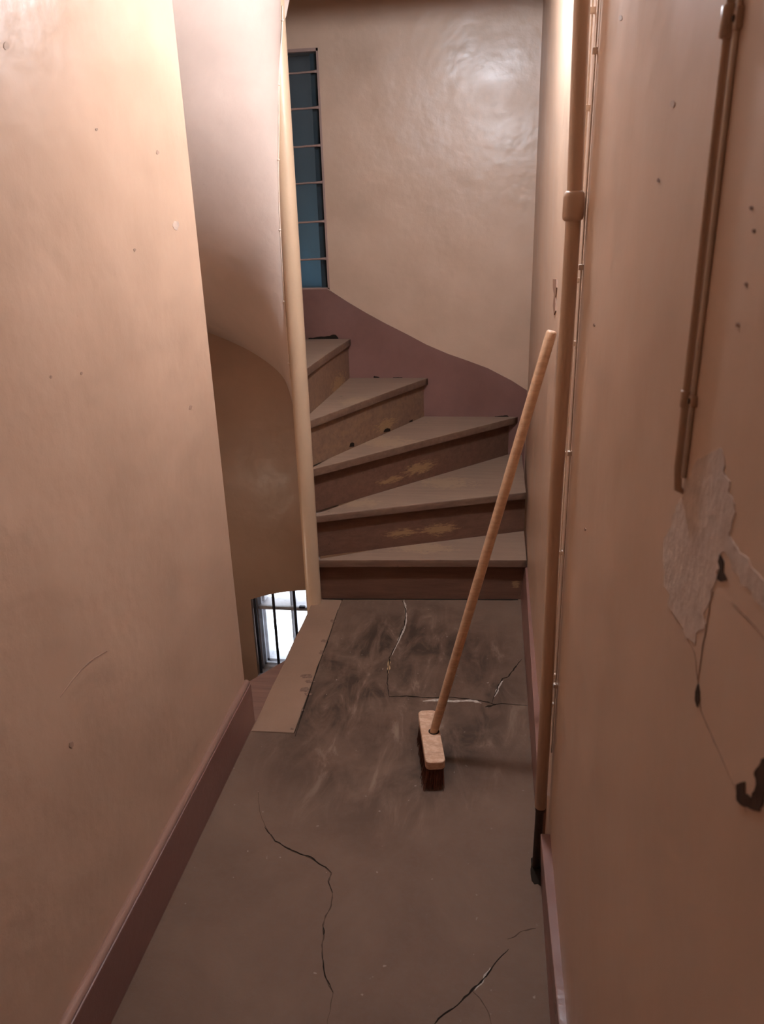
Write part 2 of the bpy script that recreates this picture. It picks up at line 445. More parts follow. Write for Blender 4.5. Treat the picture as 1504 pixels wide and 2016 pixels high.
# maroon dado that follows the flight on the rear wall
dado = [(0.178, .735), (0.10, .785), (-.021, .848), (-.12, .885), (-.224, .922), (-.33, .968), (-.427, 1.020), (-.53, 1.072), (-.629, 1.126), (-.72, 1.180), (-.80, 1.232), (-.822, 1.243), (-1.02, 1.243), (-1.06, 1.30), (-1.3, 1.5), (-1.63, 1.78)]
bm = bm_new()
poly = [(x, z) for x, z in dado] + [(-1.63, 1.2), (-1.25, 1.02), (-0.95, .86), (-.75, .72), (0.178, -.05)]
f_ = [bm.verts.new((x, YB - .0035, z)) for x, z in poly]; b_ = [bm.verts.new((x, YB + .001, z)) for x, z in poly]
bm.faces.new(f_); bm.faces.new(b_[::-1])
for i in range(len(poly)):
    j = (i + 1) % len(poly); bm.faces.new((f_[i], f_[j], b_[j], b_[i]))
struct('trim_1', bm, m_maroon)

# skirtings
bm = bm_new()
hexa(bm, [(XL - .005, YN, 0), (XLB, YN, 0), (XLB, YW + .004, 0), (XL - .005, YW + .004, 0),
          (XL - .005, YN, .150), (XLB - .001, YN, .150), (XLB - .001, YW + .004, .150), (XL - .005, YW + .004, .150)])
bevel_all(bm, 0.003, 2)
bb = struct('baseboard_left', bm, m_maroon)
bm = bm_new()
tube(bm, [(XL + .005, YN, .154), (XL + .005, YW + .003, .154)], 0.011, 10)
obj('moulding', bm, paint('moulding_paint', (0.34, 0.20, 0.155), rough=0.4, wave=.1), bb)
bm = bm_new()
hexa(bm, [(.148, .3, 0), (.17, .3, 0), (.17, 1.496, 0), (.150, 1.496, 0), (.162, .3, .155), (.17, .3, .155), (.17, 1.496, .155), (.142, 1.496, .155)])
bevel_all(bm, 0.003, 2)
m_bbr = paint('skirting_pink_paint', (0.25, 0.130, 0.105), rough=0.32, wave=.2, fine=.2, var=.1)
bbr = struct('baseboard_right', bm, m_bbr)
bm = bm_new()
hexa(bm, [(.148, 1.62, 0), (.168, 1.62, 0), (.172, 3.06, 0), (.146, 3.06, 0), (.144, 1.62, .165), (.168, 1.62, .165), (.172, 3.04, .165), (.159, 3.04, .165)])
bevel_all(bm, 0.003, 2)
struct('baseboard_right.001', bm, m_bbr)


# ------------------------------------------------------------------ staircase
stairs = thing('spiral_staircase', 'worn wooden spiral staircase winding up around a cream round post at the corridor end', 'staircase', (CN[0], CN[1], 0))
UP = [4.4, 21.7, 47.2, 65.9, 87.8] + [109.3 + 21.5 * k for k in range(9)]
def rect(x1=None):
    xr = 0.172 if x1 is None else x1
    return [(XWL + .002, YW + .003), (xr, YW + .003), (xr, YB - .005), (XWL + .002, YB - .005)]
def wedge(a0, a1, o0=0.0, o1=0.0, base=None):
    """ccw from a0 to a1, o0/o1 shift lines towards increasing angle"""
    p = base or rect()
    n0 = (-math.sin(a0), math.cos(a0)); n1 = (math.sin(a1), -math.cos(a1))
    c = CN
    p = clip(p, n0, n0[0] * c[0] + n0[1] * c[1] + o0)
    p = clip(p, n1, n1[0] * c[0] + n1[1] * c[1] - o1)
    am = (a0 + a1) / 2; dm = (math.cos(am), math.sin(am))
    p = clip(p, dm, dm[0] * c[0] + dm[1] * c[1] + 0.004)
    if o1 > 0 and a1 - a0 < 1.2:
        a2 = a1 + 0.10; n2 = (math.sin(a2), -math.cos(a2)); p = clip(p, n2, n2[0] * c[0] + n2[1] * c[1])
    return p
def worn_edge(poly, a, seed):
    """subdivide the nosing edge lying on the line at angle a through the axis and wear it"""
    out = []
    n0 = (-math.sin(a), math.cos(a)); d = (math.cos(a), math.sin(a))
    def on(p): return abs(n0[0] * (p[0] - CN[0]) + n0[1] * (p[1] - CN[1])) < 1e-5
    for i in range(len(poly)):
        p, q = poly[i], poly[(i + 1) % len(poly)]
        out.append(p)
        if on(p) and on(q):
            k = 30
            Lr = math.hypot(q[0] - p[0], q[1] - p[1])
            for j in range(1, k):
                t = j / k; x = p[0] + (q[0] - p[0]) * t; y = p[1] + (q[1] - p[1]) * t
                w_ = 0.004 * math.sin(math.pi * t) + 0.0022 * noise.noise((x * 22 + seed * 7.7, y * 22, seed)) + 0.001 * noise.noise((x * 70, y * 70, seed))
                out.append((x + n0[0] * w_, y + n0[1] * w_))
    return out
R = math.radians
def clean(p):
    o = []
    for q in p:
        if not o or math.hypot(q[0] - o[-1][0], q[1] - o[-1][1]) > 1e-5: o.append(q)
    if math.hypot(o[0][0] - o[-1][0], o[0][1] - o[-1][1]) < 1e-5: o.pop()
    return o
def tread(i, a0, a1, z, mat, back=0.045, x1=None, yb=None, th=0.034):
    base = rect(x1)
    if yb: base = [base[0], base[1], (base[2][0], yb), (base[3][0], yb)]
    p = clean(worn_edge(clean(wedge(R(a0), R(a1), 0, back, base)), R(a0), i))
    bm = bm_new(); bot, top = prism(bm, p, z - th, z)
    # round the nosing
    n0 = (-math.sin(R(a0)), math.cos(R(a0)))
    bmesh.ops.recalc_face_normals(bm, faces=bm.faces)
    def near(v): return abs(n0[0] * (v.co.x - CN[0]) + n0[1] * (v.co.y - CN[1])) < 0.0075
    ed = [e for e in bm.edges if near(e.verts[0]) and near(e.verts[1]) and abs(e.verts[0].co.z - e.verts[1].co.z) < 1e-5]
    bmesh.ops.bevel(bm, geom=ed, offset=0.011, segments=3, profile=0.5, affect='EDGES', clamp_overlap=True)
    for f in bm.faces:
        if abs(f.normal.z) < .95: f.smooth = True
    bmesh.ops.recalc_face_normals(bm, faces=bm.faces)
    for f in bm.faces: f.material_index = 1 if abs(f.normal.z) < .8 else 0
    o = obj('tread', bm, mat, stairs); o.data.materials.append(m_nosing)
    return o
def riser(i, a, z0, z1, mat, o0=0.030, o1=0.050, x1=None):
    n0 = (-math.sin(a), math.cos(a)); d = (math.cos(a), math.sin(a))
    p = rect(x1)
    k0 = n0[0] * CN[0] + n0[1] * CN[1]; k1 = d[0] * CN[0] + d[1] * CN[1]
    p = clip(p, n0, k0 + o0); p = clip(p, (-n0[0], -n0[1]), -(k0 + o1)); p = clip(p, d, k1 + (-0.02 if i == 0 else 0.012 if i < 4 or i > 30 else .085 if i == 4 else 0.25))
    bm = bm_new(); prism(bm, clean(p), z0, z1)
    return obj('riser', bm, mat, stairs)
for i in range(13):
    a0, a1 = UP[i], UP[i + 1] if i + 1 < len(UP) else 286
    if a0 > 262: break
    a1 = min(a1, 272)
    z = RISE * (i + 1)
    x1 = {0: 0.163, 1: 0.163, 2: 0.170}.get(i)
    yb = {4: YB - .012}.get(i)
    tread(i, a0, a1, z, m_tread, x1=x1, yb=yb)
    rb = {3: .02, 4: .014}.get(i, .032)
    riser(i, R(a0), z - RISE - (.0 if i else .14), z - .033, m_riser_shaded if i < 3 else m_riser_lit, rb, rb + .020, x1=x1)
# two first steps and more of the flight going down, left of the post
DN = [270, 238] + [238 - 21.5 * k for k in range(1, 9)]
m_tread_shaded = wood('tread_wood_shaded', (0.22, 0.125, 0.095), (0.29, 0.18, 0.13), 0.25)  # darker, redder tread wood with the stairwell shade painted in
for k in range(8):
    a1, a0 = DN[k], DN[k + 1]
    z = -RISE * (k + 1)
    p = clean(wedge(R(a0), R(a1), 0.0, 0.0, [(XWL + .002, YW + .003), (XLB + .012, YW + .003), (XLB + .012, YB - .002), (XWL + .002, YB - .002)] if a0 >= 180 else None))
    if len(p) < 3: continue
    bm = bm_new(); prism(bm, p, z - .034, z); bevel_all(bm, .006, 2, .8)
    obj('tread', bm, m_tread_shaded, stairs)
    riser(40 + k, R(a0), z - RISE, z - .033, m_riser_shaded, 0.012, 0.030, x1=(XLB + .012) if a0 > 180 else None)

# newel post
bm = bm_new()
zz = [-2.798, -.02, .3, .8, 1.3, 1.8, 2.4, 3.2, 5.198]
tube(bm, [(CN[0], CN[1], z) for z in zz], [RN for z in zz], 32)
o = obj('newel_post', bm, m_post, stairs); o['label'] = 'round cream painted post'

# helicoid soffit under the upper flight
def zs(th): return 1.03 + (th - 126.0) * 0.0093
PHI = [(0.0, 35), (1.6, 36), (1.75, 40), (1.82, 43), (1.95, 47), (2.03, 51), (2.12, 62), (2.20, 72), (2.6, 90)]
def delta(z):
    for (a, u), (b, v) in zip(PHI, PHI[1:]):
        if z <= b: return u + (v - u) * (z - a) / (b - a)
    return PHI[-1][1]
def rmax(th):
    d = (math.cos(R(th)), math.sin(R(th))); t = 9
    if d[0] > 1e-6: t = min(t, (.164 - CN[0]) / d[0])
    if d[0] < -1e-6: t = min(t, (XWL + .001 - CN[0]) / d[0])
    if d[1] > 1e-6: t = min(t, (YB - .001 - CN[1]) / d[1])
    if d[1] < -1e-6: t = min(t, (YW + .001 - CN[1]) / d[1])
    return t
def soffit_bm(dz, t0, t1, step=2.0, thick=0.02):
    bm = bm_new(); rows = []
    th = t0
    while th <= t1 + 1e-6:
        row = []; rm = rmax(th)
        for k in range(25):
            s = (k / 24) ** 1.8
            r = RN * .8 + (rm - RN * .8) * s
            z = zs(th)
            for _ in range(12):       # solve z = zs(th - delta(z) * falloff)
                z = 0.5 * z + 0.5 * zs(th - delta(z) * math.exp(-max(0, r - RN) / 0.085))
            row.append((CN[0] + r * math.cos(R(th)), CN[1] + r * math.sin(R(th)), z + dz))
        rows.append(row); th += step
    lo = [[bm.verts.new(p) for p in row] for row in rows]
    hi = [[bm.verts.new((p[0], p[1], p[2] + thick)) for p in row] for row in rows]
    for g, fl in ((lo, True), (hi, False)):
        for i in range(len(g) - 1):
            for k in range(24):
                q = (g[i][k], g[i + 1][k], g[i + 1][k + 1], g[i][k + 1])
                f = bm.faces.new(q if fl else q[::-1]); f.smooth = True
    for k in range(24):
        bm.faces.new((lo[0][k], lo[0][k + 1], hi[0][k + 1], hi[0][k])); bm.faces.new((lo[-1][k], lo[-1][k + 1], hi[-1][k + 1], hi[-1][k]))
    for i in range(len(rows) - 1):
        bm.faces.new((lo[i][0], lo[i + 1][0], hi[i + 1][0], hi[i][0])); bm.faces.new((lo[i][24], lo[i + 1][24], hi[i + 1][24], hi[i][24]))
    return bm
o = obj('soffit', soffit_bm(0, 62, 300), m_soffit, stairs); o['label'] = 'smooth cream plaster underside of the flight'
struct('ceiling_upper_flight', soffit_bm(2.60, 6, 270), m_soffit)

# ------------------------------------------------------------------ narrow window with seven small panes
def wroot(name, loc):
    o = bpy.data.objects.new(name, None); COL.objects.link(o); o.location = loc; o['kind'] = 'structure'; return o
wn = wroot('window_1', ((W2['x0'] + W2['x1']) / 2, YB, W2['z0']))
bars_z = [2.196, 2.050, 1.891, 1.732, 1.558, 1.386]
yp = YB + .022
bm = bm_new()
fx0, fx1, fz0, fz1 = W2['x0'], W2['x1'], W2['z0'], W2['z1']
box(bm, fx1 - .009, fx1 + .001, YB - .001, YB + .05, fz0, fz1); box(bm, fx0 - .001, fx0 + .010, YB - .001, YB + .05, fz0, fz1)
box(bm, fx0, fx1, YB - .001, YB + .05, fz1 - .012, fz1 + .001); box(bm, fx0, fx1, YB - .001, YB + .05, fz0 - .001, fz0 + .006)
m_wframe = paint('old_frame_paint', (0.36, 0.23, 0.185), rough=.5, wave=.2, fine=.4)
obj('frame', bm, m_wframe, wn)
edges = [fz1 - .012] + bars_z + [fz0 + .006]
for k, z in enumerate(bars_z):
    bm = bm_new()
    pts = [(fx0, YB + .010, z - .004)]
    for j in range(1, 9):
        t = j / 8; pts.append((fx0 + (fx1 - fx0) * t, YB + .010, z - .004 + .005 * t + .0012 * noise.noise((t * 9, k * 3.1, 0))))
    tube(bm, pts, [0.0045] * 7 + [0.0055, 0.009], 8)
    obj('muntin', bm, m_wframe, wn)
for k in range(7):
    z1, z0 = edges[k], edges[k + 1]
    bm = bm_new(); box(bm, fx0 + .006, fx1 - .006, yp, yp + .003, z0 + .001, z1 - .001)
    obj('pane', bm, m_dark_glass, wn)
bm = bm_new(); box(bm, fx0 - .0, fx1 + .0, YB + .16, YB + .17, fz0, fz1)  # added sheet that gives the panes their tone
obj('added_backing', bm, m_backing, wn)
bm = bm_new(); box(bm, fx1 - .05, fx1 - .001, YB + .05, YB + .16, fz0 + .002, fz1 - .002)
obj('jamb', bm, plain('dull_blue_jamb', (0.05, 0.06, 0.065), rough=.8), wn)

# ------------------------------------------------------------------ arched window below the landing
wn = wroot('window_2', ((W1['x0'] + W1['x1']) / 2, YB, W1['z0']))
yf = YB + .075
bm = bm_new()
x0, x1, z0, z1 = W1['x0'], W1['x1'], W1['z0'], W1['zs'] + W1['rise']
for (a, b, c, d) in ((x0, x0 + .016, z0, z1), (x1 - .016, x1, z0, z1), (x0, x1, z0, z0 + .022), (x0, x1, z1 - .01, z1 + .02)):
    box(bm, a, b, yf, yf + .09, c, d)
obj('frame', bm, m_white, wn)
bm = bm_new()
for (a, b, c, d) in ((x0 + .016, x0 + .030, z0 + .022, z1), (x1 - .030, x1 - .016, z0 + .022, z1), (x0 + .016, x1 - .016, z0 + .022, z0 + .036)):
    box(bm, a, b, yf + .025, yf + .12, c, d)
obj('inner_frame', bm, m_white, wn)
bm = bm_new()
for (a, b, c, d) in ((x0 + .030, x0 + .046, z0 + .036, -.62), (x1 - .046, x1 - .030, z0 + .036, -.62), (x0 + .030, x1 - .030, z0 + .036, z0 + .052), (x0 + .030, x0 + .046, -.58, z1), (x1 - .046, x1 - .030, -.58, z1)):
    box(bm, a, b, yf + .045, yf + .14, c, d)
obj('sash', bm, m_white, wn)
bm = bm_new(); box(bm, x0 + .01, x1 - .01, yf + .002, yf + .13, -.612, -.590); bevel_all(bm, .003, 2)
tr = obj('transom', bm, m_white, wn)
bm = bm_new(); box(bm, -1.105, -1.07, yf - .008, yf + .012, -.592, -.578); bevel_all(bm, .003, 2)
obj('latch', bm, m_bar, tr)
for xm in (-1.158, -0.76):
    bm = bm_new(); box(bm, xm - .008, xm + .008, yf + .03, yf + .11, z0 + .03, z1); obj('muntin', bm, m_white, wn)
for (a, b) in ((x0 + .012, -1.158), (-1.158, -.76), (-.76, x1 - .012)):
    for (c, d) in ((z0 + .02, -.608), (-.594, z1)):
        bm = bm_new(); box(bm, a, b, yf + .018, yf + .022, c, d); obj('pane', bm, m_glass, wn)
for xm in (-1.375 + .012, -1.247, -1.119, -.99, -.862, -.734, -.606):
    bm = bm_new(); tube(bm, [(xm, YB + .030, z0), (xm, YB + .030, z1)], 0.0088, 8)
    obj('security_bar', bm, m_bar, wn)
bm = bm_new(); box(bm, x0, x1, YB - .012, yf + .01, z0 - .02, z0 + .004); bevel_all(bm, .003, 2)
obj('window_sill', bm, m_white, wn)

# ------------------------------------------------------------------ ceiling lamp (above the frame)
lamp = thing('ceiling_lamp', 'round glowing globe lamp on a metal rose below the corridor ceiling', 'lamp', (LAMP_POS[0], LAMP_POS[1], CEIL))
bm = bm_new()
tube(bm, [(LAMP_POS[0], LAMP_POS[1], z) for z in (CEIL, CEIL - .02, CEIL - .02, LAMP_POS[2] + LAMP_R * .85)], [.05, .045, .03, .028], 24)
obj('lamp_base', bm, m_black, lamp)
bm = bm_new(); bmesh.ops.create_uvsphere(bm, u_segments=24, v_segments=14, radius=LAMP_R); bmesh.ops.translate(bm, verts=bm.verts, vec=LAMP_POS)
m, nt, p = nodes_of('lamp_globe_glow')
p.inputs['Base Color'].default_value = (.9, .9, .9, 1)
p.inputs['Emission Color'].default_value = (*LAMP_COLOR, 1); p.inputs['Emission Strength'].default_value = LAMP_STRENGTH
obj('lamp_globe', bm, m, lamp, smooth=True)

# ------------------------------------------------------------------ drain pipe on the right wall
yP = 1.54
pipe = thing('drain_pipe', 'thick brown painted vertical pipe with a collar, standing against the right wall', 'pipe', (.143, yP, 0))
pp = [ony(px, py, yP) for px, py in ((1064, 1588), (1074, 1400), (1092, 1000), (1119, 590), (1130, 405), (1146, 0))]
pp = [tuple(p) for p in pp] + [(pp[-1].x + .001, yP, CEIL)]
bm = bm_new(); tube(bm, pp, 0.0140, 20); obj('pipe_body', bm, m_pipe, pipe)
bm = bm_new()
pc = ony(1129, 405, yP)
tube(bm, [(pc.x, yP, pc.z + z) for z in (-.026, -.023, -.018, .014, .021, .025)], [.0145, .0185, .0195, .0195, .0185, .0145], 22)
o = obj('pipe_collar', bm, m_pipe, pipe); o['label'] = 'thicker socket collar on the pipe'
bm = bm_new()
tube(bm, [(pp[0][0], yP, pp[0][2] + .012), (pp[0][0], yP, pp[0][2] - .01), (pp[0][0] - .001, yP + .004, pp[0][2] - .016), (pp[0][0] - .002, yP + .006, 0.0)], [.0128, .0128, .0100, .0100], 14)
o = obj('pipe_foot', bm, m_rust, pipe); o['label'] = 'dark unpainted lower end of the pipe'
# dark broken hole around its foot
bm = bm_new()
pts = []
for k in range(18):
    t = 2 * math.pi * k / 18
    r = 1 + .35 * noise.noise((math.cos(t) * 2, math.sin(t) * 2, 3.3))
    pts.append((.145 + .022 * r * math.cos(t), yP - .005 + .055 * r * math.sin(t)))
prism(bm, pts, -.004, .0012)
o = obj('hole', bm, m_crack, floor); o['label'] = 'dark broken hole in the floor'

# ------------------------------------------------------------------ cables along the pipe
def wall_cable(name, label, pix, X, r, mat, group, nclips, mseed):
    P3 = [onx(x, y, X) for x, y in pix]
    y0 = sum(p.y for p in P3) / len(P3)
    # keep the run vertical on the wall: mean distance, gentle wander only
    pts = []
    for (x, y), p in zip(pix, P3):
        yy = y0 + max(-.03, min(.03, (p.y - y0) * .35)); q = ony(x, y, yy); pts.append(Vector((X - .001, yy, q.z)))
    pts.sort(key=lambda p: p.z)
    dense = []
    for a, b in zip(pts, pts[1:]):
        for j in range(8):
            p = a.lerp(b, j / 8); p.y += .0018 * noise.noise((p.z * 9, mseed, 0)); dense.append(p)
    dense.append(pts[-1])
    root = thing(name, label, 'cable', dense[0], group)
    bm = bm_new(); tube(bm, dense, r, 10)
    for v in bm.verts: v.co.x = X - .001 + (v.co.x - X + .001) * .45      # flat twin cable
    obj('cable_run', bm, mat, root)
    for k in range(nclips):
        p = dense[int((k + .6) / nclips * len(dense))]
        bm = bm_new(); box(bm, p.x - r - .0022, p.x + .006, p.y - .0055, p.y + .0045, p.z - .005, p.z + .005); bevel_all(bm, .0015, 2)
        obj('clip', bm, mat, root)
    return root
wall_cable('wall_cable', 'thin cream cable clipped to the right wall close beside the thick pipe', [(1170, -60), (1155, 250), (1140, 500), (1127, 700), (1109, 1000), (1090, 1330), (1084, 1420)], .161, .0042, m_cable, 'cables beside the pipe', 9, 1.0)
wall_cable('wall_cable.001', 'thin cream cable on the right wall, second and farther one from the thick pipe', [(1186, -60), (1166, 250), (1147, 500), (1134, 700), (1117, 1000), (1096, 1330), (1085, 1480)], .163, .0034, m_cable, 'cables beside the pipe', 4, 2.0)

# wire along the newel post
bm = bm_new()
wp = []
for i in range(60):
    z = 0.98 + 1.25 * i / 59
    lo = 120.0; th = (z - 1.03) / .0093 + 126 + delta(z)
    th = max(th, 186) + 3 * noise.noise((z * 6, .4, 0))
    wp.append(Vector((CN[0] + (RN + .003) * math.cos(R(th)), CN[1] + (RN + .003) * math.sin(R(th)), z)))
wire = thing('bell_wire', 'thin cream wire nailed up the left side of the round stair post', 'wire', wp[0])
tube(bm, wp, .0024, 6); obj('wire_run', bm, m_cable, wire)
for i in (3, 14, 26, 37, 48, 57):
    bm = bm_new(); bmesh.ops.create_icosphere(bm, subdivisions=2, radius=.0052)
    v = (wp[i] - Vector((CN[0], CN[1], wp[i].z))).normalized()
    bmesh.ops.scale(bm, verts=bm.verts, vec=(1, 1, .7)); bmesh.ops.translate(bm, verts=bm.verts, vec=wp[i] + v * .001)
    obj('nail', bm, m_cable, wire, smooth=True)

# ------------------------------------------------------------------ conduit on the near right wall
XW = .165
def near(x, y, dx=0.0): return onx(x, y, XW - dx)
cy0 = near(1388, 450, .006).y
def cz(x, y, dx=.012):
    p = onx(x, y, XW - dx); return p
ctop, cbot = Vector((XW - .006, cy0, CEIL)), None
zb_ = ony(1337, 962, cy0).z
cond = thing('conduit', 'thin painted conduit pipe with two saddle clips near the corner of the right wall', 'pipe', (XW - .006, cy0, zb_))
bm = bm_new(); tube(bm, [(XW + .004, cy0, zb_ - .004), (XW - .004, cy0, zb_), (XW - .006, cy0, zb_ + .02), (XW - .006, cy0, 1.6), (XW - .006, cy0, CEIL)], [.0028, .0034, .0034, .0034, .0034], 16)
obj('conduit_pipe', bm, m_pipe, cond)
for (px, py, cr, ch) in ((1440, 42, .0056, .0095), (1353, 785, .0045, .0060)):
    z = ony(px, py, cy0).z
    bm = bm_new(); tube(bm, [(XW - .006, cy0, z - ch - .001), (XW - .006, cy0, z - ch), (XW - .006, cy0, z + ch), (XW - .006, cy0, z + ch + .001)], [.0038, cr, cr, .0038], 16)
    sd = obj('saddle_clip', bm, m_pipe, cond)
    bm = bm_new(); box(bm, XW - .005, XW + .001, cy0 - .014, cy0 - .003, z - ch * .75, z + ch * .75); bevel_all(bm, .002, 2); obj('clip_ear', bm, m_pipe, sd)
    bm = bm_new(); tube(bm, [(XW - .004, cy0 - .0095, z), (XW - .0062, cy0 - .0095, z)], .0024, 10); obj('screw', bm, m_rust, sd)
wc = thing('thin_wall_wire', 'thin pale wire running down beside the conduit at the picture edge', 'wire', (XW - .002, cy0 - .009, zb_))
bm = bm_new(); tube(bm, [(XW - .002, cy0 - .0066, zb_ + .012), (XW - .002, cy0 - .0068, 1.6), (XW - .002, cy0 - .007, CEIL)], .0021, 8); obj('wire_run', bm, m_cable, wc)

# ------------------------------------------------------------------ damaged plaster on the near right wall
def wall_poly(pix, h, mat, name, label=None, x=None):
    bm = bm_new()
    P = [onx(a, b, XW) for a, b in pix]
    f = [bm.verts.new((XW - h, p.y, p.z)) for p in P]; b = [bm.verts.new((XW + .002, p.y, p.z)) for p in P]
    bm.faces.new(f); bm.faces.new(b[::-1])
    for i in range(len(P)):
        j = (i + 1) % len(P); bm.faces.new((f[i], f[j], b[j], b[i]))
    o = obj(name, bm, mat, wall_right)
    if label: o['label'] = label
    return o
def jag(pix, amp, n, seed):
    out = []
    for i in range(len(pix)):
        a, b = pix[i], pix[(i + 1) % len(pix)]
        for j in range(n):
            t = j / n; x = a[0] + (b[0] - a[0]) * t; y = a[1] + (b[1] - a[1]) * t
            out.append((x + amp * noise.noise((x * .05, y * .05, seed)), y + amp * noise.noise((x * .05, y * .05, seed + 9))))
    return out
wall_poly(jag([(1372, 905), (1420, 885), (1438, 960), (1446, 1010), (1440, 1060), (1425, 1090), (1418, 1105), (1402, 1165), (1385, 1225), (1366, 1275), (1348, 1245), (1322, 1200), (1306, 1140), (1312, 1060), (1330, 1015), (1340, 985)], 9, 8, 1.1), .0005, m_plaster, 'plaster_patch', 'pale filled plaster patch')
wall_poly(jag([(1425, 1082), (1440, 1062), (1470, 1100), (1510, 1150), (1515, 1215), (1480, 1170), (1450, 1130)], 7, 8, 2.2), .0006, m_plaster, 'plaster_patch', 'pale filled plaster patch')
wall_poly(jag([(1420, 1090), (1426, 1104), (1426, 1125), (1432, 1141), (1421, 1145), (1411, 1138), (1418, 1120), (1416, 1104)], 4, 3, 3.3), .0007, m_softhole, 'chip', 'dark hole in the plaster')
wall_poly(jag([(1374, 1346), (1379, 1362), (1379, 1380), (1374, 1393), (1370, 1380), (1369, 1362)], 3, 3, 4.3), .0007, m_softhole, 'chip', 'dark hole in the plaster')
wall_poly(jag([(1452, 1545), (1462, 1538), (1464, 1560), (1482, 1570), (1490, 1530), (1500, 1498), (1510, 1495), (1512, 1560), (1496, 1602), (1476, 1598), (1456, 1580)], 9, 5, 5.3), .0007, m_softhole, 'chip', 'dark hole in the plaster')
m_wcrack = plain('wall_crack_brown', (0.22, 0.135, 0.095), rough=.9, spec=.2, b=0)
def wall_crack(pix, wpx, mat, seed=0, h=.0004):
    L = []; Rr = []
    d = []
    for a, b in zip(pix, pix[1:]):
        for j in range(6): d.append((a[0] + (b[0] - a[0]) * j / 6, a[1] + (b[1] - a[1]) * j / 6))
    d.append(pix[-1])
    for i, (x, y) in enumerate(d):
        a = d[max(0, i - 1)]; b = d[min(len(d) - 1, i + 1)]
        tx, ty = b[0] - a[0], b[1] - a[1]; q = math.hypot(tx, ty) or 1
        ww = wpx * (0.55 + .9 * abs(noise.noise((x * .08, y * .08, seed)))) * min(1, .25 + 3 * min(i, len(d) - 1 - i) / len(d))
        ox = 2.0 * noise.noise((x * .04, y * .04, seed + 5))
        L.append((x - ty / q * ww + ox, y + tx / q * ww)); Rr.append((x + ty / q * ww + ox, y - tx / q * ww))
    return wall_poly(L + Rr[::-1], h, mat, 'crack')
wall_crack([(1404, 1165), (1394, 1215), (1384, 1270), (1377, 1320), (1374, 1352)], .9, m_wcrack, 1)
wall_crack([(1438, 1078), (1455, 1102), (1470, 1118), (1490, 1150), (1504, 1168), (1515, 1185)], 2.2, m_softcrack, 2)
wall_crack([(1370, 985), (1358, 1030), (1346, 1060), (1342, 1085), (1346, 1105)], 1.8, m_wcrack, 3)
wall_crack([(1440, 1185), (1470, 1215), (1510, 1262)], .8, m_wcrack, 4)
wall_crack([(1322, 1205), (1345, 1240), (1368, 1285), (1380, 1400), (1420, 1490), (1470, 1600)], .5, m_wcrack, 5, .0003)
for (px, py, s) in ((1222, 35, 6), (1325, 205, 7), (1152, 1042, 3), (1170, 640, 3), (1297, 355, 4), (1480, 410, 4), (1485, 455, 4), (1470, 560, 4), (1453, 640, 4)):
    wall_poly([(px + s * math.cos(t) * .6 + 1.5 * noise.noise((t, px, 0)), py + s * math.sin(t) + 1.5 * noise.noise((t, py, 1))) for t in [k * math.pi / 5 for k in range(10)]], .0008, m_wcrack if s <= 4 else m_plaster, 'paint_chip')
# peeled strip of paint left of the pipe
bm = bm_new()
pix = [(1090, 549), (1097, 550), (1097, 566), (1095, 585), (1095, 612), (1092, 620), (1090, 602), (1092, 580), (1090, 566)]
P = [onx(a, b, .1655) for a, b in pix]
f = [bm.verts.new((.163, p.y, p.z)) for p in P]; b = [bm.verts.new((.170, p.y, p.z)) for p in P]
bm.faces.new(f); bm.faces.new(b[::-1])
for i in range(len(P)):
    j = (i + 1) % len(P); bm.faces.new((f[i], f[j], b[j], b[i]))
o = obj('paint_chip', bm, plain('bare_wood_brown', (.24, .125, .075), rough=.6), wall_right); o['label'] = 'brown scar of peeled paint'

# small scars on the left wall
def left_poly(pix, h, mat):
    bm = bm_new()
    P = [onx(a, b, XL) for a, b in pix]
    f = [bm.verts.new((XL + h, p.y, p.z)) for p in P]; b = [bm.verts.new((XL - .002, p.y, p.z)) for p in P]
    bm.faces.new(f); bm.faces.new(b[::-1])
    for i in range(len(P)):
        j = (i + 1) % len(P); bm.faces.new((f[i], f[j], b[j], b[i]))
    return obj('paint_chip', bm, mat, wall_left)
m_scar = plain('paint_scar', (0.40, 0.27, 0.20), rough=.6)
for (px, py, s, mt) in ((346, 444, 9, m_plaster), (140, 1466, 6, m_scar), (190, 255, 3, m_scar), (310, 300, 4, m_scar), (375, 802, 4, m_scar), (265, 492, 3, m_scar), (100, 742, 3, m_scar), (160, 735, 3, m_scar), (12, 90, 8, m_plaster)):
    left_poly([(px + s * math.cos(t) * .7 + .4 * s * noise.noise((t, px, 0)), py + s * math.sin(t) + .4 * s * noise.noise((t, py, 1))) for t in [k * math.pi / 6 for k in range(12)]], .0008, mt)
arc = [(118, 1372), (138, 1345), (160, 1318), (185, 1296), (210, 1282)]
left_poly([(x, y - .9) for x, y in arc] + [(x + .8, y + 1.1) for x, y in arc[::-1]], .0005, m_scar)

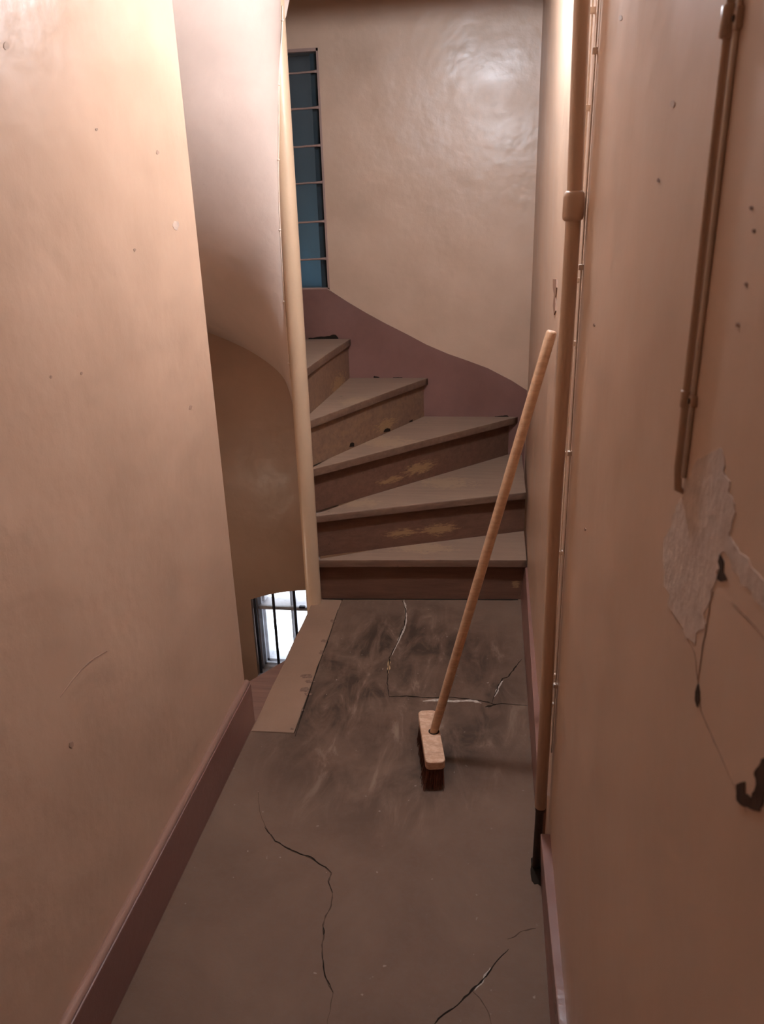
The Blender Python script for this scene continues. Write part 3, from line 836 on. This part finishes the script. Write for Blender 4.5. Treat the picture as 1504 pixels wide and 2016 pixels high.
# ------------------------------------------------------------------ floor cracks
def floor_ribbon(pix, w0, mat, name='crack', seed=0.0, h=.0006, dense=5, jx=.004):
    P = [onz(a, b, 0) for a, b in pix]
    d = []
    for a, b in zip(P, P[1:]):
        for j in range(dense): d.append(a.lerp(b, j / dense))
    d.append(P[-1])
    L = []; Rr = []
    for i, p in enumerate(d):
        a = d[max(0, i - 1)]; b = d[min(len(d) - 1, i + 1)]
        t = (b - a); t.z = 0; t.normalize(); nrm = Vector((-t.y, t.x, 0))
        c = p + nrm * jx * noise.noise((p.x * 40, p.y * 40, seed))
        ww = w0 * (.35 + 1.3 * abs(noise.noise((p.x * 55, p.y * 55, seed + 4)))) * min(1, .3 + 4 * min(i, len(d) - 1 - i) / len(d))
        L.append(c + nrm * ww); Rr.append(c - nrm * ww)
    bm = bm_new()
    tl = [bm.verts.new((p.x, p.y, h)) for p in L]; trr = [bm.verts.new((p.x, p.y, h)) for p in Rr]
    for i in range(len(tl) - 1): bm.faces.new((tl[i], tl[i + 1], trr[i + 1], trr[i]))
    r = bmesh.ops.extrude_face_region(bm, geom=list(bm.faces))
    bmesh.ops.translate(bm, verts=[v for v in r['geom'] if isinstance(v, bmesh.types.BMVert)], vec=(0, 0, -.003))
    return obj(name, bm, mat, floor)
cA = [(791, 1179), (798, 1199), (797, 1230), (780, 1269), (767, 1295), (764, 1322), (762, 1345), (766, 1372)]
floor_ribbon([(795, 1181), (799, 1199), (799, 1230), (783, 1266), (772, 1290)], .0058, m_filler, 'crack_filler', 1, .0006)
floor_ribbon(cA, .0024, m_crack, seed=2, h=.0009)
floor_ribbon([(767, 1296), (765, 1310), (765, 1326)], .006, plain('ochre_filler', (.36, .25, .13), rough=.9), 'crack_filler', 4, .0007)
floor_ribbon([(832, 1380), (860, 1378), (900, 1381), (930, 1379), (948, 1384)], .008, m_filler, 'crack_filler', 5, .0006)
floor_ribbon([(766, 1372), (800, 1370), (835, 1374), (875, 1372), (910, 1375), (945, 1379), (970, 1386), (1000, 1386), (1040, 1389)], .0028, m_crack, seed=6, h=.0009)
floor_ribbon([(968, 1386), (980, 1352), (990, 1336), (1000, 1332), (1012, 1316), (1027, 1298)], .0032, m_crack, seed=7, h=.0009)
floor_ribbon([(955, 1392), (966, 1390), (978, 1386)], .005, m_crack, seed=8, h=.0009)
floor_ribbon([(990, 1340), (980, 1356), (974, 1372)], .005, m_filler, 'crack_filler', 8, .0006)
floor_ribbon([(509, 1560), (509, 1586), (521, 1628), (542, 1656), (575, 1675), (612, 1689), (640, 1707), (651, 1719), (647, 1735), (654, 1758), (651, 1782), (637, 1819), (637, 1842), (633, 1875), (640, 1921), (654, 1954), (651, 1991), (640, 2040)], .0018, m_softcrack, seed=9, h=.0008)
floor_ribbon([(521, 1628), (542, 1656), (575, 1675), (612, 1689), (640, 1707), (651, 1719)], .0022, m_crack, seed=10, h=.0010)
for seg in ([(647, 1735), (654, 1758)], [(637, 1819), (637, 1842)], [(633, 1875), (640, 1921), (654, 1954)]):
    floor_ribbon(seg, .0018, m_crack, seed=11, h=.0010)
floor_ribbon([(1000, 1868), (978, 1892), (958, 1922), (930, 1950), (892, 1985), (862, 2005), (850, 2030)], .0022, m_crack, seed=12, h=.0009)
floor_ribbon([(930, 1950), (945, 1965), (958, 1990), (970, 2020)], .0016, m_softcrack, seed=13)
floor_ribbon([(965, 1905), (948, 1932), (935, 1950)], .004, m_filler, 'crack_filler', 14, .0005)
floor_ribbon([(1055, 1828), (1030, 1832), (1000, 1850)], .0014, m_softcrack, seed=15)
# smudged dirt prints on the painted strip are dried mud flakes
# dark line under the first riser
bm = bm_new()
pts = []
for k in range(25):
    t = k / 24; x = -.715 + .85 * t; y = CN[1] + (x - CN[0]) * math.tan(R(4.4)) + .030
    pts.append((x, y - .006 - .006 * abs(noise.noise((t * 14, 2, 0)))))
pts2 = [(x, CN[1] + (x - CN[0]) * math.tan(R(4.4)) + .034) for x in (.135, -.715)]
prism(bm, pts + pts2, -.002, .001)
o = obj('foot_line', bm, m_crack, floor); o['label'] = 'dark line along the foot of the stairs'

# joint between strip and slab
floor_ribbon([(665, 1201), (648, 1255), (625, 1315), (602, 1385), (581, 1450)], .0022, m_crack, name='joint', seed=21, h=.0022, jx=.001)
# dark scuffs on the strip
m_scuff = plain('scuff_dirt', (0.19, 0.122, 0.088), rough=.9, spec=.2, var=.35, scale=120, b=0)
def scuff(px, py, rx, ry, seed, par, z):
    P = []
    for k in range(22):
        t = 2 * math.pi * k / 22; q = 1 + .55 * noise.noise((math.cos(t) * 1.6, math.sin(t) * 1.6, seed))
        P.append(onz(px + rx * q * math.cos(t), py + ry * q * math.sin(t), z))
    bm = bm_new(); prism(bm, [(p.x, p.y) for p in P][::-1], z - .001, z + .0003)
    return obj('scuff', bm, m_scuff, par)
for q in ((604, 1331, 12, 4, 1), (610, 1341, 9, 3, 2), (600, 1358, 10, 4, 3), (606, 1366, 8, 2.5, 5), (640, 1262, 9, 3, 4), (634, 1285, 6, 4, 6), (575, 1435, 3, 2, 7), (596, 1398, 4, 2, 8), (655, 1222, 5, 3, 9)):
    scuff(*q, tr2, .0006)
# gaps and knocked out corners in the stairs
def stair_mark(P, push, name='gap'):
    bm = bm_new(); P = [Vector(p) for p in P]; push = Vector(push)
    f = [bm.verts.new(p + push) for p in P]; b = [bm.verts.new(p - push * 2) for p in P]
    bm.faces.new(f); bm.faces.new(b[::-1])
    for i in range(len(P)):
        j = (i + 1) % len(P); bm.faces.new((f[i], f[j], b[j], b[i]))
    return obj(name, bm, m_crack, stairs)
def back_marks(x0, x1, z, h0, h1, seed):
    up = [(x0 + (x1 - x0) * k / 14, YB - .0045, z + (h0 + (h1 - h0) * k / 14) * (1 + .5 * noise.noise((k * .7, seed, 0))) * min(1, .2 + (14 - k) / 1.5)) for k in range(15)]
    stair_mark([(x0, YB - .0045, z - .004), (x1, YB - .0045, z - .004)] + up[::-1], (0, -.001, 0))
back_marks(-0.93, -0.775, 1.0, .004, .022, 1.3)
back_marks(-0.60, -0.57, .8, .008, .006, 2.3)
back_marks(-0.50, -0.45, .8, .003, .003, 4.3)
back_marks(0.02, 0.09, .6, .002, .008, 3.3)
def riser_mark(pts, a, off):
    P = [on_riser(x, y, a, off) for x, y in pts]; a = R(a)
    stair_mark(P, (math.sin(a) * .001, -math.cos(a) * .001, 0), 'chip')
riser_mark([(688, 880), (690, 873), (693, 871), (697, 872), (697, 879)], 65.9, .019)
riser_mark([(755, 851), (758, 845), (763, 843), (768, 844), (768, 849)], 65.9, .019)
riser_mark([(805, 831), (808, 828), (812, 826), (812, 830)], 65.9, .019)
lx, ly, lz = FILL_LAMP_POS  # added fill light for the dim stairwell, hidden behind the left wall
fill_lamp = thing('added_fill_lamp', 'added fill globe, out of view on the side wall of the flight going down', 'lamp', (XWL, ly, lz))
bm = bm_new(); tube(bm, [(XWL + .001, ly, lz), (XWL + .012, ly, lz), (XWL + .022, ly, lz)], [.062, .060, .045], 24); obj('lamp_base', bm, m_black, fill_lamp)
bm = bm_new(); bmesh.ops.create_uvsphere(bm, u_segments=24, v_segments=14, radius=.048); bmesh.ops.translate(bm, verts=bm.verts, vec=FILL_LAMP_POS)
m, nt, p = nodes_of('fill_lamp_glow'); p.inputs['Emission Color'].default_value = (1, .83, .67, 1); p.inputs['Emission Strength'].default_value = FILL_LAMP_STRENGTH
obj('lamp_globe', bm, m, fill_lamp, smooth=True)

# ------------------------------------------------------------------ broom
bx, by, zt = -0.157, 1.932, 0.092
broom = thing('broom', 'wooden push broom with long handle and dark bristles leaning on the right wall', 'broom', (bx, by, 0))
ang = math.atan2(1.807 - 2.057, -.134 + .180)     # direction of the long axis (towards the camera)
ux, uy = math.cos(ang), math.sin(ang); vx, vy = -uy, ux
HL, HW, TH = .127, .029, .027
bm = bm_new()
outl = []
rc = .016
for (sx, sy, t0) in ((1, 1, 0), (-1, 1, 90), (-1, -1, 180), (1, -1, 270)):
    for k in range(6):
        t = R(t0 + 90 * k / 5)
        outl.append((sx * (HL - rc) + rc * math.cos(t), sy * (HW - rc) + rc * math.sin(t)))
prism(bm, [(bx + a * ux + b_ * vx, by + a * uy + b_ * vy) for a, b_ in outl], zt - TH, zt)
bevel_all(bm, .004, 3, .9)
obj('brush_block', bm, m_block, broom)
# handle
h0 = onz(854, 1440, zt); h1 = onx(1087, 650, .149)
tipX = XW - .0155
h1 = Vector((tipX, 1.945, 1.30))
t_ = onx(1086.5, 651, tipX); h1 = t_
dv = (h1 - h0).normalized()
hs = h0 - dv * .022
Lh = (h1 - hs).length
bm = bm_new()
prof = [(0, .0118), (.022, .0120), (.05, .0132), (.2, .0138), (.6, .0140), (1.0, .0140), (Lh - .03, .0140), (Lh - .006, .0136), (Lh - .0015, .0120)]
tube(bm, [hs + dv * a for a, _ in prof], [r for _, r in prof], 22)
hd = obj('handle', bm, m_handle, broom)
bm = bm_new(); tube(bm, [hs + dv * (Lh - .0018), hs + dv * Lh], [.0120, .0095], 22)
o = obj('handle_end', bm, m_endgrain, hd); o['label'] = 'pale cut end of the handle'
bm = bm_new(); tube(bm, [Vector((h0.x, h0.y, zt - .0002)), Vector((h0.x, h0.y, zt + .0006))], .0165, 20)
o = obj('socket_hole', bm, m_crack, broom); o['label'] = 'dark rim of the handle hole'
# bristles
bm = bm_new()
rng = random.Random(3)
rows_l, rows_w = 40, 10
for i in range(rows_l):
    for j in range(rows_w):
        for rep in range(2):
            a = (-1 + 2 * (i + rng.random()) / rows_l) * (HL - .010); b2 = (-1 + 2 * (j + rng.random()) / rows_w) * (HW - .006)
            fa = a * 1.05 + rng.uniform(-.006, .006) + (.026 * (a / HL) ** 3 if a > 0 else 0); fb = b2 * 1.35 - (.008 if a > .06 else .003) + rng.uniform(-.005, .005)
            p0 = Vector((bx + a * ux + b2 * vx, by + a * uy + b2 * vy, zt - TH + .002)); p1 = Vector((bx + fa * ux + fb * vx, by + fa * uy + fb * vy, .001 + rng.random() * .006))
            mid = p0.lerp(p1, .5) + Vector((rng.uniform(-.002, .002), rng.uniform(-.002, .002), 0))
            tube(bm, [p0, mid, p1], [.0016, .0014, .0009], 4, caps=False)
o = obj('bristles', bm, m_bristle, broom); o['kind'] = 'stuff'
